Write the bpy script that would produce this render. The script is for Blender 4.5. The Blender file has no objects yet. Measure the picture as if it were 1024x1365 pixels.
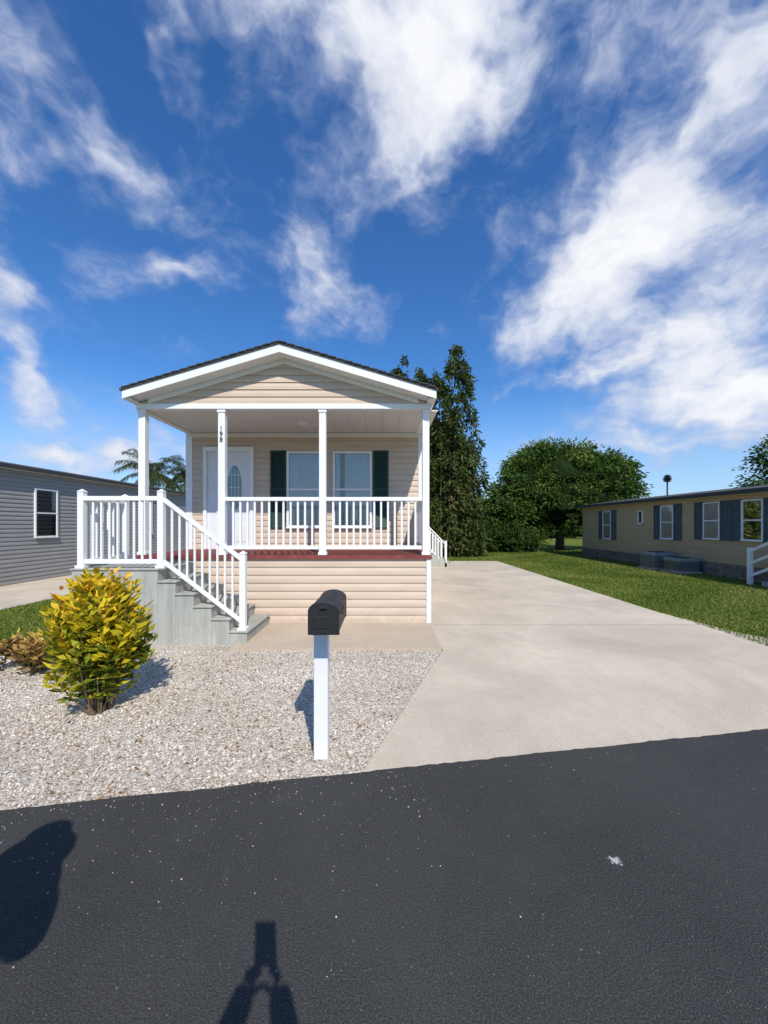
import bpy, bmesh, math, random
import numpy as np
from mathutils import Vector, Matrix
random.seed(7); rng=np.random.default_rng(7)
S=bpy.context.scene
COL=S.collection
S.view_settings.view_transform='Standard'
try: S.view_settings.look='None'
except Exception: pass
S.view_settings.exposure=0
EL=math.radians(44.4); AZ=math.radians(17.6)

# ---------------------------------------------------------------- node helpers
class NT:
    def __init__(s,tree): s.t=tree; s.n=tree.nodes; s.l=tree.links
    def new(s,typ,**kw):
        n=s.n.new(typ)
        for k,v in kw.items(): setattr(n,k,v)
        return n
    def link(s,a,b): s.l.new(a,b)
    def put(s,sock,v):
        if hasattr(v,'is_output') or isinstance(v,bpy.types.NodeSocket): s.l.new(v,sock)
        else: sock.default_value=v
    def math(s,op,a,b=0.0,c=0.0,clamp=False):
        n=s.n.new('ShaderNodeMath'); n.operation=op; n.use_clamp=clamp
        s.put(n.inputs[0],a); s.put(n.inputs[1],b)
        if op in('MULTIPLY_ADD',): s.put(n.inputs[2],c)
        return n.outputs[0]
    def vm(s,op,a,b=None,scale=None):
        n=s.n.new('ShaderNodeVectorMath'); n.operation=op
        s.put(n.inputs[0],a)
        if b is not None: s.put(n.inputs[1],b)
        if scale is not None: s.put(n.inputs[3],scale)
        return n.outputs['Value'] if op in('DOT_PRODUCT','LENGTH') else n.outputs[0]
    def mix(s,f,a,b,blend='MIX'):
        n=s.n.new('ShaderNodeMix'); n.data_type='RGBA'; n.blend_type=blend
        s.put(n.inputs[0],f); s.put(n.inputs[6],a); s.put(n.inputs[7],b)
        return n.outputs[2]
    def noise(s,vec,scale,detail=4,rough=.5,dist=0):
        n=s.n.new('ShaderNodeTexNoise'); s.put(n.inputs['Vector'],vec)
        n.inputs['Scale'].default_value=scale; n.inputs['Detail'].default_value=detail
        n.inputs['Roughness'].default_value=rough; n.inputs['Distortion'].default_value=dist
        return n
    def ramp(s,f,stops):
        n=s.n.new('ShaderNodeValToRGB'); s.put(n.inputs[0],f)
        e=n.color_ramp.elements
        while len(e)<len(stops): e.new(.5)
        for i,(p,c) in enumerate(stops):
            e[i].position=p; e[i].color=c if len(c)==4 else (*c,1)
        return n.outputs[0]
    def mr(s,v,a,b,c=0,d=1,smooth=False):
        n=s.n.new('ShaderNodeMapRange'); s.put(n.inputs[0],v)
        if smooth: n.interpolation_type='SMOOTHSTEP'
        n.inputs[1].default_value=a;n.inputs[2].default_value=b;n.inputs[3].default_value=c;n.inputs[4].default_value=d
        return n.outputs[0]
def c4(c): return (c[0],c[1],c[2],1)
def base_mat(name):
    m=bpy.data.materials.new(name); m.use_nodes=True
    t=NT(m.node_tree); bs=t.n['Principled BSDF']; geo=t.new('ShaderNodeNewGeometry')
    return m,t,bs,geo.outputs['Position']
def mat(name,col,rough=.6,var=.12,scale=3,bump=0,bscale=40,spec=.4,metal=0,stretch=(1,1,1),fine=.0):
    m,t,bs,pos=base_mat(name)
    p=t.vm('MULTIPLY',pos,stretch)
    n=t.noise(p,scale,5,.6)
    f=t.mr(n.outputs[0],.3,.7)
    dark=tuple(c*(1-var) for c in col); lite=tuple(min(1,c*(1+var)) for c in col)
    c=t.mix(f,c4(dark),c4(lite))
    t.put(bs.inputs['Base Color'],c)
    bs.inputs['Roughness'].default_value=rough; bs.inputs['Metallic'].default_value=metal
    bs.inputs['Specular IOR Level'].default_value=spec
    if bump>0:
        n2=t.noise(pos,bscale,4,.6); b=t.new('ShaderNodeBump'); b.inputs['Strength'].default_value=bump
        b.inputs['Distance'].default_value=.01
        t.link(n2.outputs[0],b.inputs['Height']); t.link(b.outputs[0],bs.inputs['Normal'])
    return m

# ---------------------------------------------------------------- materials
M={}
M['white']=mat('white_vinyl',(.80,.80,.78),.38,.04,4,spec=.4)
M['whitetrim']=mat('white_trim',(.76,.76,.75),.5,.05,3)
M['soffit']=mat('soffit',(.72,.71,.68),.6,.04,4)
def siding_mat(name,col,var=.08):
    m,t,bs,pos=base_mat(name)
    n=t.noise(t.vm('MULTIPLY',pos,(.6,.6,3)),2.2,5,.6)
    g=t.noise(t.vm('MULTIPLY',pos,(2,2,60)),3,3,.6)
    f=t.mr(n.outputs[0],.3,.7)
    c=t.mix(f,c4([x*(1-var) for x in col]),c4([x*(1+var) for x in col]))
    c=t.mix(t.math('MULTIPLY',t.mr(g.outputs[0],.4,.8),.18),c,c4([x*.75 for x in col]))
    sep=t.new('ShaderNodeSeparateXYZ'); t.link(pos,sep.inputs[0])
    d=t.mr(sep.outputs[2],.0,.35,.35,0)
    dn=t.noise(pos,9,4,.7)
    c=t.mix(t.math('MULTIPLY',d,t.mr(dn.outputs[0],.35,.7)),c,(.22,.19,.15,1))
    t.put(bs.inputs['Base Color'],c); bs.inputs['Roughness'].default_value=.5; bs.inputs['Specular IOR Level'].default_value=.3
    b=t.new('ShaderNodeBump'); b.inputs['Strength'].default_value=.15; b.inputs['Distance'].default_value=.004
    t.link(g.outputs[0],b.inputs['Height']); t.link(b.outputs[0],bs.inputs['Normal'])
    return m
M['siding']=siding_mat('beige_siding',(.60,.475,.36))
M['gray']=siding_mat('gray_siding',(.33,.32,.31))
M['tan']=siding_mat('tan_siding',(.50,.37,.215))
M['shingle']=mat('shingle',(.07,.07,.072),.9,.35,20,.6,60)
M['darkroof']=mat('dark_roof_edge',(.05,.05,.052),.7,.2,10)
M['shutter']=mat('green_shutter',(.014,.045,.036),.5,.15,6)
M['bshutter']=mat('gray_shutter',(.085,.105,.11),.55,.15,6)
M['deck']=mat('red_deck',(.20,.045,.04),.7,.25,6,.2,50)
M['black']=mat('black_plastic',(.020,.020,.021),.5,.2,14,.12,120,spec=.4)
M['number']=mat('number_metal',(.02,.02,.02),.4,.05)
M['void']=mat('window_interior',(.05,.055,.06),.8,.1)
M['blindvoid']=mat('window_interior_bright',(.30,.32,.34),.8,.1)
M['blind']=mat('window_blind',(.88,.89,.88),.5,.03,8)
M['door']=mat('white_door',(.72,.73,.74),.45,.04)
M['metal']=mat('ac_metal',(.26,.27,.27),.5,.15,5)
M['stone']=mat('skirting_stone',(.20,.18,.155),.9,.45,5,.5,30)
M['bark']=mat('bark',(.09,.065,.045),.9,.35,8,.8,25,stretch=(1,1,.3))
M['stem']=mat('stem',(.17,.12,.07),.85,.3,20,.5,80)
M['cloth1']=mat('shirt_cloth',(.08,.12,.22),.9,.15,8)
M['straw']=mat('shadow_hat_straw',(.45,.36,.2),.9,.15,30)
M['skin']=mat('skin',(.55,.33,.24),.6,.08,10)
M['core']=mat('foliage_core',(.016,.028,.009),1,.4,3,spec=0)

def glass_mat():
    m=bpy.data.materials.new('window_glass'); m.use_nodes=True; t=NT(m.node_tree)
    t.n.remove(t.n['Principled BSDF']); out=t.n['Material Output']
    tr=t.new('ShaderNodeBsdfTransparent'); tr.inputs[0].default_value=(.90,.95,.96,1)
    gl=t.new('ShaderNodeBsdfGlossy'); gl.inputs['Roughness'].default_value=.03
    fr=t.new('ShaderNodeFresnel'); fr.inputs[0].default_value=1.9
    mx=t.new('ShaderNodeMixShader'); t.link(t.math('ADD',fr.outputs[0],.03),mx.inputs[0])
    t.link(tr.outputs[0],mx.inputs[1]); t.link(gl.outputs[0],mx.inputs[2]); t.link(mx.outputs[0],out.inputs[0])
    return m
M['glass']=glass_mat()

def concrete(name,col,joints=(),jx=(),streak=False,stain=.2):
    m,t,bs,pos=base_mat(name)
    n1=t.noise(pos,.7,6,.62,.6); n2=t.noise(pos,6,5,.7); n3=t.noise(pos,90,3,.7)
    c=t.mix(t.mr(n1.outputs[0],.3,.7),c4([x*(1-stain) for x in col]),c4([min(.8,x*(1+stain*.4)) for x in col]))
    c=t.mix(t.math('MULTIPLY',t.mr(n2.outputs[0],.42,.75),.4),c,c4([col[0]*.82,col[1]*.76,col[2]*.66]))
    c=t.mix(.25,c,t.ramp(n3.outputs[0],[(.3,(0,0,0)),(.7,(1,1,1))]),'OVERLAY')
    n5=t.noise(t.vm('MULTIPLY',pos,(3.0,.30,1)),1.6,4,.6)
    c=t.mix(t.math('MULTIPLY',t.mr(n5.outputs[0],.5,.75),.35),c,c4([x*.74 for x in col]))
    sep=t.new('ShaderNodeSeparateXYZ'); t.link(pos,sep.inputs[0])
    wob=t.math('MULTIPLY',t.math('SUBTRACT',n2.outputs[0],.5),.012)
    tot=None
    for ax,vals in ((1,joints),(0,jx)):
        for y in vals:
            d=t.math('ABSOLUTE',t.math('SUBTRACT',t.math('ADD',sep.outputs[ax],wob),y))
            k=t.mr(d,.005,.03,1,0)
            tot=k if tot is None else t.math('MAXIMUM',tot,k)
    if tot is not None: c=t.mix(t.math('MULTIPLY',tot,.5),c,c4([x*.42 for x in col]))
    if streak:
        n4=t.noise(t.vm('MULTIPLY',pos,(9,9,.8)),1.2,5,.7)
        c=t.mix(t.math('MULTIPLY',t.mr(n4.outputs[0],.45,.7),.55),c,c4([x*.5 for x in col]))
    t.put(bs.inputs['Base Color'],c); bs.inputs['Roughness'].default_value=.9; bs.inputs['Specular IOR Level'].default_value=.15
    b=t.new('ShaderNodeBump'); b.inputs['Strength'].default_value=.25; b.inputs['Distance'].default_value=.004
    t.link(n3.outputs[0],b.inputs['Height']); t.link(b.outputs[0],bs.inputs['Normal'])
    return m
M['drive']=concrete('driveway_concrete',(.61,.525,.41),joints=(6.12,11.2),stain=.24)
M['walk']=concrete('walk_concrete',(.52,.425,.32),stain=.15)
M['stair']=concrete('stair_concrete',(.44,.44,.39),streak=True)

def asphalt():
    m,t,bs,pos=base_mat('asphalt')
    n1=t.noise(pos,.9,5,.6,.4); n2=t.noise(pos,150,2,.8); n3=t.noise(pos,12,5,.75)
    c=t.mix(t.mr(n1.outputs[0],.3,.7),(.034,.034,.033,1),(.056,.055,.052,1))
    c=t.mix(t.math('MULTIPLY',t.mr(n2.outputs[0],.5,.72),.8),c,(.125,.122,.114,1))
    c=t.mix(t.math('MULTIPLY',t.mr(n2.outputs[0],.48,.3),.6),c,(.014,.014,.015,1))
    c=t.mix(t.math('MULTIPLY',t.mr(n3.outputs[0],.55,.8),.35),c,(.10,.097,.088,1))
    clus=t.noise(pos,1.3,2,.6)
    for sc,th,thr in ((34,.14,1.16),(80,.2,1.13)):
        v=t.new('ShaderNodeTexVoronoi'); t.link(pos,v.inputs['Vector']); v.inputs['Scale'].default_value=sc
        sepc=t.new('ShaderNodeSeparateColor'); t.link(v.outputs['Color'],sepc.inputs[0])
        on=t.math('GREATER_THAN',t.math('ADD',sepc.outputs[0],t.math('MULTIPLY',clus.outputs[0],.45)),thr)
        k=t.math('MULTIPLY',t.mr(v.outputs['Distance'],th*.5,th,1,0),on)
        c=t.mix(k,c,(.24,.235,.21,1))
    d=t.vm('LENGTH',t.vm('MULTIPLY',t.vm('SUBTRACT',pos,(1.09,1.81,0)),(1,1.3,0)))
    k=t.mr(t.math('ADD',d,t.math('MULTIPLY',t.noise(pos,55,3,.7).outputs[0],.11)),.070,.085,1,0)
    c=t.mix(k,c,(.45,.45,.43,1))
    t.put(bs.inputs['Base Color'],c); bs.inputs['Roughness'].default_value=.85; bs.inputs['Specular IOR Level'].default_value=.2
    b=t.new('ShaderNodeBump'); b.inputs['Strength'].default_value=.8; b.inputs['Distance'].default_value=.005
    t.link(n2.outputs[0],b.inputs['Height']); t.link(b.outputs[0],bs.inputs['Normal'])
    return m
M['asphalt']=asphalt()
def gravel_bed():
    m,t,bs,pos=base_mat('gravel_bed')
    v=t.new('ShaderNodeTexVoronoi'); t.link(pos,v.inputs['Vector']); v.inputs['Scale'].default_value=70
    sepc=t.new('ShaderNodeSeparateColor'); t.link(v.outputs['Color'],sepc.inputs[0])
    c=t.ramp(sepc.outputs[0],[(0,(.25,.19,.13)),(.25,(.42,.36,.28)),(.7,(.56,.50,.42)),(1,(.68,.64,.56))])
    n=t.noise(pos,1.5,5,.6)
    c=t.mix(t.math('MULTIPLY',t.mr(n.outputs[0],.45,.7),.4),c,(.33,.25,.17,1))
    t.put(bs.inputs['Base Color'],c); bs.inputs['Roughness'].default_value=.9
    b=t.new('ShaderNodeBump'); b.inputs['Strength'].default_value=1; b.inputs['Distance'].default_value=.008; b.invert=True
    t.link(v.outputs['Distance'],b.inputs['Height']); t.link(b.outputs[0],bs.inputs['Normal'])
    return m
M['gravelbed']=gravel_bed()
def grass_ground():
    m,t,bs,pos=base_mat('lawn_grass')
    n=t.noise(pos,.6,5,.65); n2=t.noise(pos,25,4,.75)
    c=t.mix(t.mr(n.outputs[0],.3,.7),(.10,.145,.022,1),(.19,.22,.045,1))
    c=t.mix(t.math('MULTIPLY',t.mr(n2.outputs[0],.4,.7),.5),c,(.06,.09,.014,1))
    t.put(bs.inputs['Base Color'],c); bs.inputs['Roughness'].default_value=.95; bs.inputs['Specular IOR Level'].default_value=.05
    b=t.new('ShaderNodeBump'); b.inputs['Strength'].default_value=1; b.inputs['Distance'].default_value=.03
    t.link(n2.outputs[0],b.inputs['Height']); t.link(b.outputs[0],bs.inputs['Normal'])
    return m
M['lawn']=grass_ground()
def attr_mat(name,stops,rough=.6,trans=.3,spec=.3):
    m,t,bs,pos=base_mat(name); a=t.new('ShaderNodeAttribute'); a.attribute_name='v'
    c=t.ramp(a.outputs['Fac'],stops)
    t.put(bs.inputs['Base Color'],c); bs.inputs['Roughness'].default_value=rough; bs.inputs['Specular IOR Level'].default_value=spec
    if trans>0:
        tl=t.new('ShaderNodeBsdfTranslucent'); t.put(tl.inputs[0],c)
        mx=t.new('ShaderNodeMixShader'); mx.inputs[0].default_value=trans
        t.link(bs.outputs[0],mx.inputs[1]); t.link(tl.outputs[0],mx.inputs[2]); t.link(mx.outputs[0],t.n['Material Output'].inputs[0])
    return m
M['stones']=attr_mat('gravel_stones',[(0,(.18,.11,.06)),(.12,(.34,.24,.15)),(.3,(.52,.44,.34)),(.65,(.64,.58,.49)),(1,(.78,.74,.67))],.9,0,.15)
M['blades']=attr_mat('grass_blades',[(0,(.07,.115,.018)),(.6,(.17,.23,.035)),(1,(.30,.29,.09))],.7,.3,.15)
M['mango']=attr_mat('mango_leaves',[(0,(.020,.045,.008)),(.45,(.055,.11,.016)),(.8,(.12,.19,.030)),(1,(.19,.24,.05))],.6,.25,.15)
M['tall']=attr_mat('bamboo_leaves',[(0,(.03,.048,.012)),(.5,(.075,.105,.028)),(.85,(.14,.16,.05)),(1,(.20,.17,.075))],.75,.3,.05)
M['croton']=attr_mat('croton_leaves',[(0,(.05,.09,.012)),(.3,(.18,.22,.02)),(.5,(.52,.44,.02)),(.8,(.82,.60,.03)),(.97,(.82,.50,.03)),(1,(.7,.3,.03))],.5,.3,.2)
M['croton2']=attr_mat('croton_red_leaves',[(0,(.06,.08,.02)),(.35,(.24,.15,.05)),(.7,(.48,.28,.08)),(1,(.7,.5,.1))],.4,.3)
M['palm']=attr_mat('palm_leaves',[(0,(.045,.07,.025)),(1,(.13,.17,.07))],.6,.3,.1)
M['litter']=attr_mat('dry_leaves',[(0,(.20,.09,.03)),(1,(.46,.26,.10))],.8,.1)

# ---------------------------------------------------------------- mesh helpers
def empty(name,loc=(0,0,0)):
    o=bpy.data.objects.new(name,None); COL.objects.link(o); o.location=loc; o.empty_display_size=.3
    bpy.context.view_layer.update()
    return o
def finish(o,parent):
    COL.objects.link(o)
    if parent:
        o.parent=parent; o.matrix_parent_inverse=Matrix.Translation(parent.location).inverted()
    return o
class MB:
    def __init__(s,T=None): s.v=[];s.f=[];s.T=T or (lambda p:p)
    def add(s,vs,fs):
        b=len(s.v); s.v+= [tuple(s.T(p)) for p in vs]; s.f+=[tuple(i+b for i in f) for f in fs]
    def box(s,x0,x1,y0,y1,z0,z1):
        s.add([(x0,y0,z0),(x1,y0,z0),(x1,y1,z0),(x0,y1,z0),(x0,y0,z1),(x1,y0,z1),(x1,y1,z1),(x0,y1,z1)],
              [(0,3,2,1),(4,5,6,7),(0,1,5,4),(1,2,6,5),(2,3,7,6),(3,0,4,7)])
    def bar(s,p,q,w,h):
        p=Vector(p);q=Vector(q);d=q-p;d.z=0
        d=d.normalized() if d.length>1e-6 else Vector((1,0,0))
        n=Vector((-d.y,d.x,0))*w/2;u=Vector((0,0,h))
        s.add([p-n,p+n,q+n,q-n,p-n+u,p+n+u,q+n+u,q-n+u],[(0,1,2,3),(4,7,6,5),(0,4,5,1),(1,5,6,2),(2,6,7,3),(3,7,4,0)])
    def tube(s,p,q,r0,r1,n=8):
        p=Vector(p);q=Vector(q);d=(q-p).normalized(); a=d.orthogonal().normalized(); b=d.cross(a)
        vs=[];
        for c,r in((p,r0),(q,r1)):
            for i in range(n):
                t=2*math.pi*i/n; vs.append(c+a*math.cos(t)*r+b*math.sin(t)*r)
        fs=[(i,(i+1)%n,n+(i+1)%n,n+i) for i in range(n)]+[tuple(range(n))[::-1],tuple(range(n,2*n))]
        s.add(vs,fs)
    def lap(s,s0,s1,z0,z1,c,dep=.014,fn=None):
        z=z0
        while z<z1-1e-4:
            zt=min(z+c,z1)
            a0,a1=(s0,s1) if fn is None else fn(z)
            b0,b1=(s0,s1) if fn is None else fn(zt)
            if a1>a0:
                zm=z+(zt-z)*.45; m0=a0+(b0-a0)*.45; m1=a1+(b1-a1)*.45
                s.add([(a0,0,z),(a1,0,z),(a1,dep,z),(a0,dep,z),(m0,dep*.9,zm),(m1,dep*.9,zm),(b0,dep*.12,zt),(b1,dep*.12,zt)],
                      [(0,1,2,3),(3,2,5,4),(4,5,7,6)])
            z=zt
    def obj(s,name,m,parent=None,bevel=0,smooth=False,norm=True):
        me=bpy.data.meshes.new(name); me.from_pydata(s.v,[],s.f); me.validate()
        if norm:
            b=bmesh.new(); b.from_mesh(me); bmesh.ops.recalc_face_normals(b,faces=b.faces); b.to_mesh(me); b.free()
        o=bpy.data.objects.new(name,me); me.materials.append(m)
        if smooth:
            for p in me.polygons: p.use_smooth=True
        if bevel>0:
            md=o.modifiers.new('bevel','BEVEL'); md.width=bevel; md.segments=2; md.limit_method='ANGLE'
        return finish(o,parent)
def fast(name,V,k,m,parent=None,attr=None,smooth=False):
    V=np.asarray(V,dtype=np.float32).reshape(-1,3); n=len(V)//k
    me=bpy.data.meshes.new(name); me.vertices.add(len(V)); me.vertices.foreach_set('co',V.ravel())
    me.loops.add(n*k); me.loops.foreach_set('vertex_index',np.arange(n*k,dtype=np.int32))
    me.polygons.add(n); me.polygons.foreach_set('loop_start',np.arange(0,n*k,k,dtype=np.int32))
    try: me.polygons.foreach_set('loop_total',np.full(n,k,dtype=np.int32))
    except Exception: pass
    me.update(calc_edges=True)
    if attr is not None:
        a=me.attributes.new('v','FLOAT','POINT'); a.data.foreach_set('value',np.repeat(attr,k).astype(np.float32))
    me.materials.append(m); o=bpy.data.objects.new(name,me); return finish(o,parent)
def unit(a): return a/np.maximum(np.linalg.norm(a,axis=-1,keepdims=True),1e-6)
def leaves(name,P,D,L,W,m,parent,val,sp=.3):
    n=len(P); D=unit(D); R=unit(np.cross(D,rng.normal(size=(n,3)))); N=np.cross(D,R)
    L=(L*rng.uniform(.7,1.3,n))[:,None]; W=(W*rng.uniform(.7,1.3,n))[:,None]
    b=P; mid=P+D*L*.45; tip=P+D*L-np.array([0,0,1])*L*sp*.3
    V=np.stack([b,mid+R*W/2+N*W*.12,tip,mid-R*W/2+N*W*.12],1)
    return fast(name,V,4,m,parent,np.clip(val,0,1))
def poly(name,pts,z,m,parent=None,thick=0):
    mb=MB(); n=len(pts)
    if thick:
        mb.add([(x,y,z-thick) for x,y in pts]+[(x,y,z) for x,y in pts],[tuple(range(n))[::-1],tuple(range(n,2*n))]+[(i,(i+1)%n,n+(i+1)%n,n+i) for i in range(n)])
    else: mb.add([(x,y,z) for x,y in pts],[tuple(range(n))])
    o=mb.obj(name,m,parent,norm=bool(thick)); return o

# ---------------------------------------------------------------- ground
redge=lambda x: 2.484+.166*x
g=poly('ground',[(-500,-500),(500,-500),(500,500),(-500,500)],0,M['lawn'])
pts=[]
xs=np.concatenate([np.arange(-60,-6,2),np.arange(-6,6,.05),np.arange(6,60.1,2)])
for x in xs: pts.append((x,redge(x)+ (rng.normal(0,.0035)+.004*math.sin(x*7) if abs(x)<6 else 0)))
pts=pts[::-1]+[(-60,redge(-60)-6.4),(60,redge(60)-6.4)]
poly('road',pts,.020,M['asphalt'],thick=.018)
poly('gravel_path',[(-9,redge(-9)-.1),(-.10,redge(-.1)-.1),(-.12,2.5),(.745,4.88),(-1.7,4.9),(-1.7,5.2),(-4.3,5.2),(-4.6,5.05),(-9,4.75)],.006,M['gravelbed'])
poly('driveway',[(-.156,redge(-.156)-.04),(.0,redge(0)-.04),(4,redge(4)-.04),(7.2,redge(7.2)-.04),(5.25,5.6),(5.0,7),(5.0,17),(.745,17),(.745,4.86)],.012,M['drive'],thick=.01)
poly('footpath',[(-1.95,4.885),(.735,4.885),(.735,6.2),(-1.95,6.2)],.035,M['walk'],thick=.03)
poly('driveway',[(-10.0,-0.2),(-7.2,-.2),(-7.2,22),(-10.0,22)],.010,M['drive'],thick=.008)

def inpoly(x,y):
    lim=np.where(y<4.86,-.156+(y-2.46)/(4.86-2.46)*.89,-9)
    ok=(x<lim-.0)&(y>redge(x)+.0)&(y<5.12)
    ok&=~((x>-1.97)&(y>4.86))
    return ok
oc=np.array([(1,0,0),(0,1,0),(-1,0,0),(0,-1,0),(0,0,1),(0,0,-1)],float)
OF=np.array([(0,1,4),(1,2,4),(2,3,4),(3,0,4),(1,0,5),(2,1,5),(3,2,5),(0,3,5)])
def stonemesh(x,y,z,r):
    n=len(x)
    sc=np.stack([r*rng.uniform(.7,1.5,n),r*rng.uniform(.6,1.2,n),r*rng.uniform(.4,.8,n)],1)
    a=rng.uniform(0,6.28,n);ca,sa=np.cos(a),np.sin(a)
    V=oc[None]*(1+rng.uniform(-.3,.3,(n,6,1)))*sc[:,None]
    tx=rng.uniform(-.6,.6,(n,1)); V[:,:,2]+=V[:,:,0]*tx
    X=V[:,:,0]*ca[:,None]-V[:,:,1]*sa[:,None]+x[:,None]; Y=V[:,:,0]*sa[:,None]+V[:,:,1]*ca[:,None]+y[:,None]; Z=V[:,:,2]+z+r[:,None]*.25
    return np.stack([X,Y,Z],2)[:,OF].reshape(-1,3)
def stones(n,smin,smax,ymax=5.1,x0=-5.6):
    x=rng.uniform(x0,.8,n); y=rng.uniform(1.3,ymax,n); k=inpoly(x,y)&(np.abs(x)<y*1.12+.2); x=x[k];y=y[k];n=len(x)
    r=rng.uniform(smin,smax,n)
    pat=.14*np.sin(x*2.1+np.sin(y*2.3)*1.5)*np.sin(y*2.9+x)
    val=np.clip(rng.beta(2.4,1.7,n)+pat,0,1)
    return stonemesh(x,y,.008,r),np.repeat(val,8)
A=[stones(70000,.0045,.009),stones(7000,.009,.014)]
fast('gravel',np.concatenate([a[0] for a in A]),3,M['stones'],None,np.concatenate([a[1] for a in A]))
n=700; x=rng.uniform(-3.2,3,n); dd=rng.exponential(.30,n); y=redge(x)-dd-.0; k=(y>.8)&((x<.3)|(rng.uniform(size=n)<.15)); x=x[k];y=y[k]
r=rng.uniform(.0015,.004,len(x)); V1=stonemesh(x,y,.0205,r)
n=260; y=rng.uniform(2.6,4.9,n); off=-.156+(y-2.46)/2.4*.89; x=off+np.abs(rng.normal(0,.06,n)); V2=stonemesh(x,y,.013,rng.uniform(.003,.007,n))
V=np.concatenate([V1,V2]); fast('loose_gravel',V,3,M['stones'],None,np.repeat(rng.uniform(.15,.8,len(V)//24),8))
n=1900; x=rng.uniform(-5,.6,n); y=rng.uniform(1.6,5,n); k=inpoly(x,y)&(rng.uniform(size=n)<np.clip(np.exp(-((x+1.8)**2+(y-3.1)**2)/2.5)+.2,0,1)); x=x[k];y=y[k]
P=np.stack([x,y,np.full(len(x),.018)],1); D=np.stack([rng.normal(size=len(x)),rng.normal(size=len(x)),rng.uniform(-.1,.5,len(x))],1)
leaves('leaf_litter',P,D,.030,.013,M['litter'],None,rng.uniform(0,1,len(x)))

def blades(name,reg,n,h):
    x0,x1,y0,y1=reg
    u=rng.uniform(0,1,n); y=y0+(y1-y0)*u**1.8; x=rng.uniform(x0,x1,n); k=np.abs(x)<y*1.1+.3; x=x[k];y=y[k]; n=len(x)
    P=np.stack([x,y,np.zeros(n)],1); a=rng.uniform(0,6.28,n); w=.006+.0007*y
    R=np.stack([np.cos(a),np.sin(a),np.zeros(n)],1)*w[:,None]
    tip=P+np.stack([rng.normal(0,.02,n),rng.normal(0,.02,n),h*rng.uniform(.5,1.2,n)],1)
    V=np.stack([P-R,P+R,tip],1); pat=.5+.3*np.sin(x*1.7+np.sin(y*1.1)*2)*np.sin(y*.9)
    return V,np.clip(pat+rng.normal(0,.22,n),0,1)
B=[blades('',(5.03,10.4,4.6,23),90000,.04),blades('',(-7.2,-4.25,4.95,20),26000,.045),blades('',(.8,14,17.1,26),16000,.05),blades('',(5.3,11,3.4,5.6),9000,.04)]
fast('lawn_grass',np.concatenate([b[0] for b in B]),3,M['blades'],None,np.concatenate([b[1] for b in B]))

# ---------------------------------------------------------------- building parts
def frameT(o,t,n):
    o=Vector(o);t=Vector(t);n=Vector(n)
    return lambda p: tuple(o+t*p[0]+n*p[1]+Vector((0,0,p[2])))
def window(T,s0,s1,z0,z1,parent,blinds=True,fw=.045,name='window',split=True):
    fr=MB(T); d0,d1=.0,.06
    fr.box(s0,s0+fw,d0,d1,z0,z1); fr.box(s1-fw,s1,d0,d1,z0,z1)
    fr.box(s0+fw,s1-fw,d0,d1-.002,z0,z0+fw); fr.box(s0+fw,s1-fw,d0,d1-.002,z1-fw,z1)
    fr.box(s0-.01,s1+.01,d1,d1+.025,z0-.015,z0+.012)
    zm=(z0+z1)/2
    if split: fr.box(s0+fw,s1-fw,.034,d1-.008,zm-.02,zm+.02)
    fr.obj(name+'_frame',M['white'],parent,bevel=.004)
    v=MB(T); v.box(s0+fw,s1-fw,.0,.018,z0+fw,z1-fw); v.obj(name+'_interior',M['blindvoid' if blinds else 'void'],parent)
    if blinds:
        b=MB(T); z=z0+fw+.015
        while z<z1-fw-.02:
            b.add([(s0+fw+.008,.021,z),(s1-fw-.008,.021,z),(s1-fw-.008,.030,z+.030),(s0+fw+.008,.030,z+.030)],[(0,1,2,3)]); z+=.037
        for k in(.25,.75):
            sx=s0+(s1-s0)*k; b.box(sx-.003,sx+.003,.030,.0315,z0+fw,z1-fw)
        b.obj(name+'_blind',M['blind'],parent,norm=False)
    g=MB(T); g.add([(s0+fw,.038,z0+fw),(s1-fw,.038,z0+fw),(s1-fw,.038,z1-fw),(s0+fw,.038,z1-fw)],[(0,1,2,3)]); g.obj(name+'_glass',M['glass'],parent)
def shutter(T,s0,s1,z0,z1,m,parent):
    b=MB(T); w=.035
    b.box(s0,s0+w,0,.045,z0,z1); b.box(s1-w,s1,0,.045,z0,z1)
    for z in(z0,(z0+z1)/2-w/2,z1-w): b.box(s0+w,s1-w,0,.043,z,z+w)
    z=z0+w
    while z<z1-w-.01:
        b.add([(s0+w,.036,z),(s1-w,.036,z),(s1-w,.018,z+.045),(s0+w,.018,z+.045)],[(0,1,2,3)]); z+=.04
    b.box(s0+w,s1-w,0,.016,z0,z1)
    b.obj('shutter',m,parent)

# ---------------------------------------------------------------- main mobile home
H=empty('mobile_home',(-1.6,6.16,0))
XL,XR,YF,YB,YE=-3.93,.735,6.16,7.70,18.5
FZ,CZ=1.12,3.45
b=MB(); b.box(XL+.03,XR-.03,YB+.02,YE-.02,0,CZ); b.obj('wall_core',M['siding'],H)
Tb=frameT((0,YB,0),(1,0,0),(0,-1,0)); Tf=frameT((0,YF+.02,0),(1,0,0),(0,-1,0))
b=MB(Tb); b.lap(XL+.1,XR-.02,FZ,CZ,.115,.018); b.obj('front_wall',M['siding'],H)
b=MB(Tf); b.lap(XL,XR-.05,0.035,FZ-.06,.128,.022); b.obj('skirting',M['siding'],H)
b=MB(frameT((XR,0,0),(0,1,0),(1,0,0))); b.lap(YB,YE,.03,CZ,.115); b.lap(YF+.05,YB,.03,FZ-.06,.115)
b.T=frameT((XL,0,0),(0,1,0),(-1,0,0)); b.lap(YB,YE,.03,CZ,.115); b.lap(YF+.05,YB,.03,FZ-.06,.115)
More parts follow.
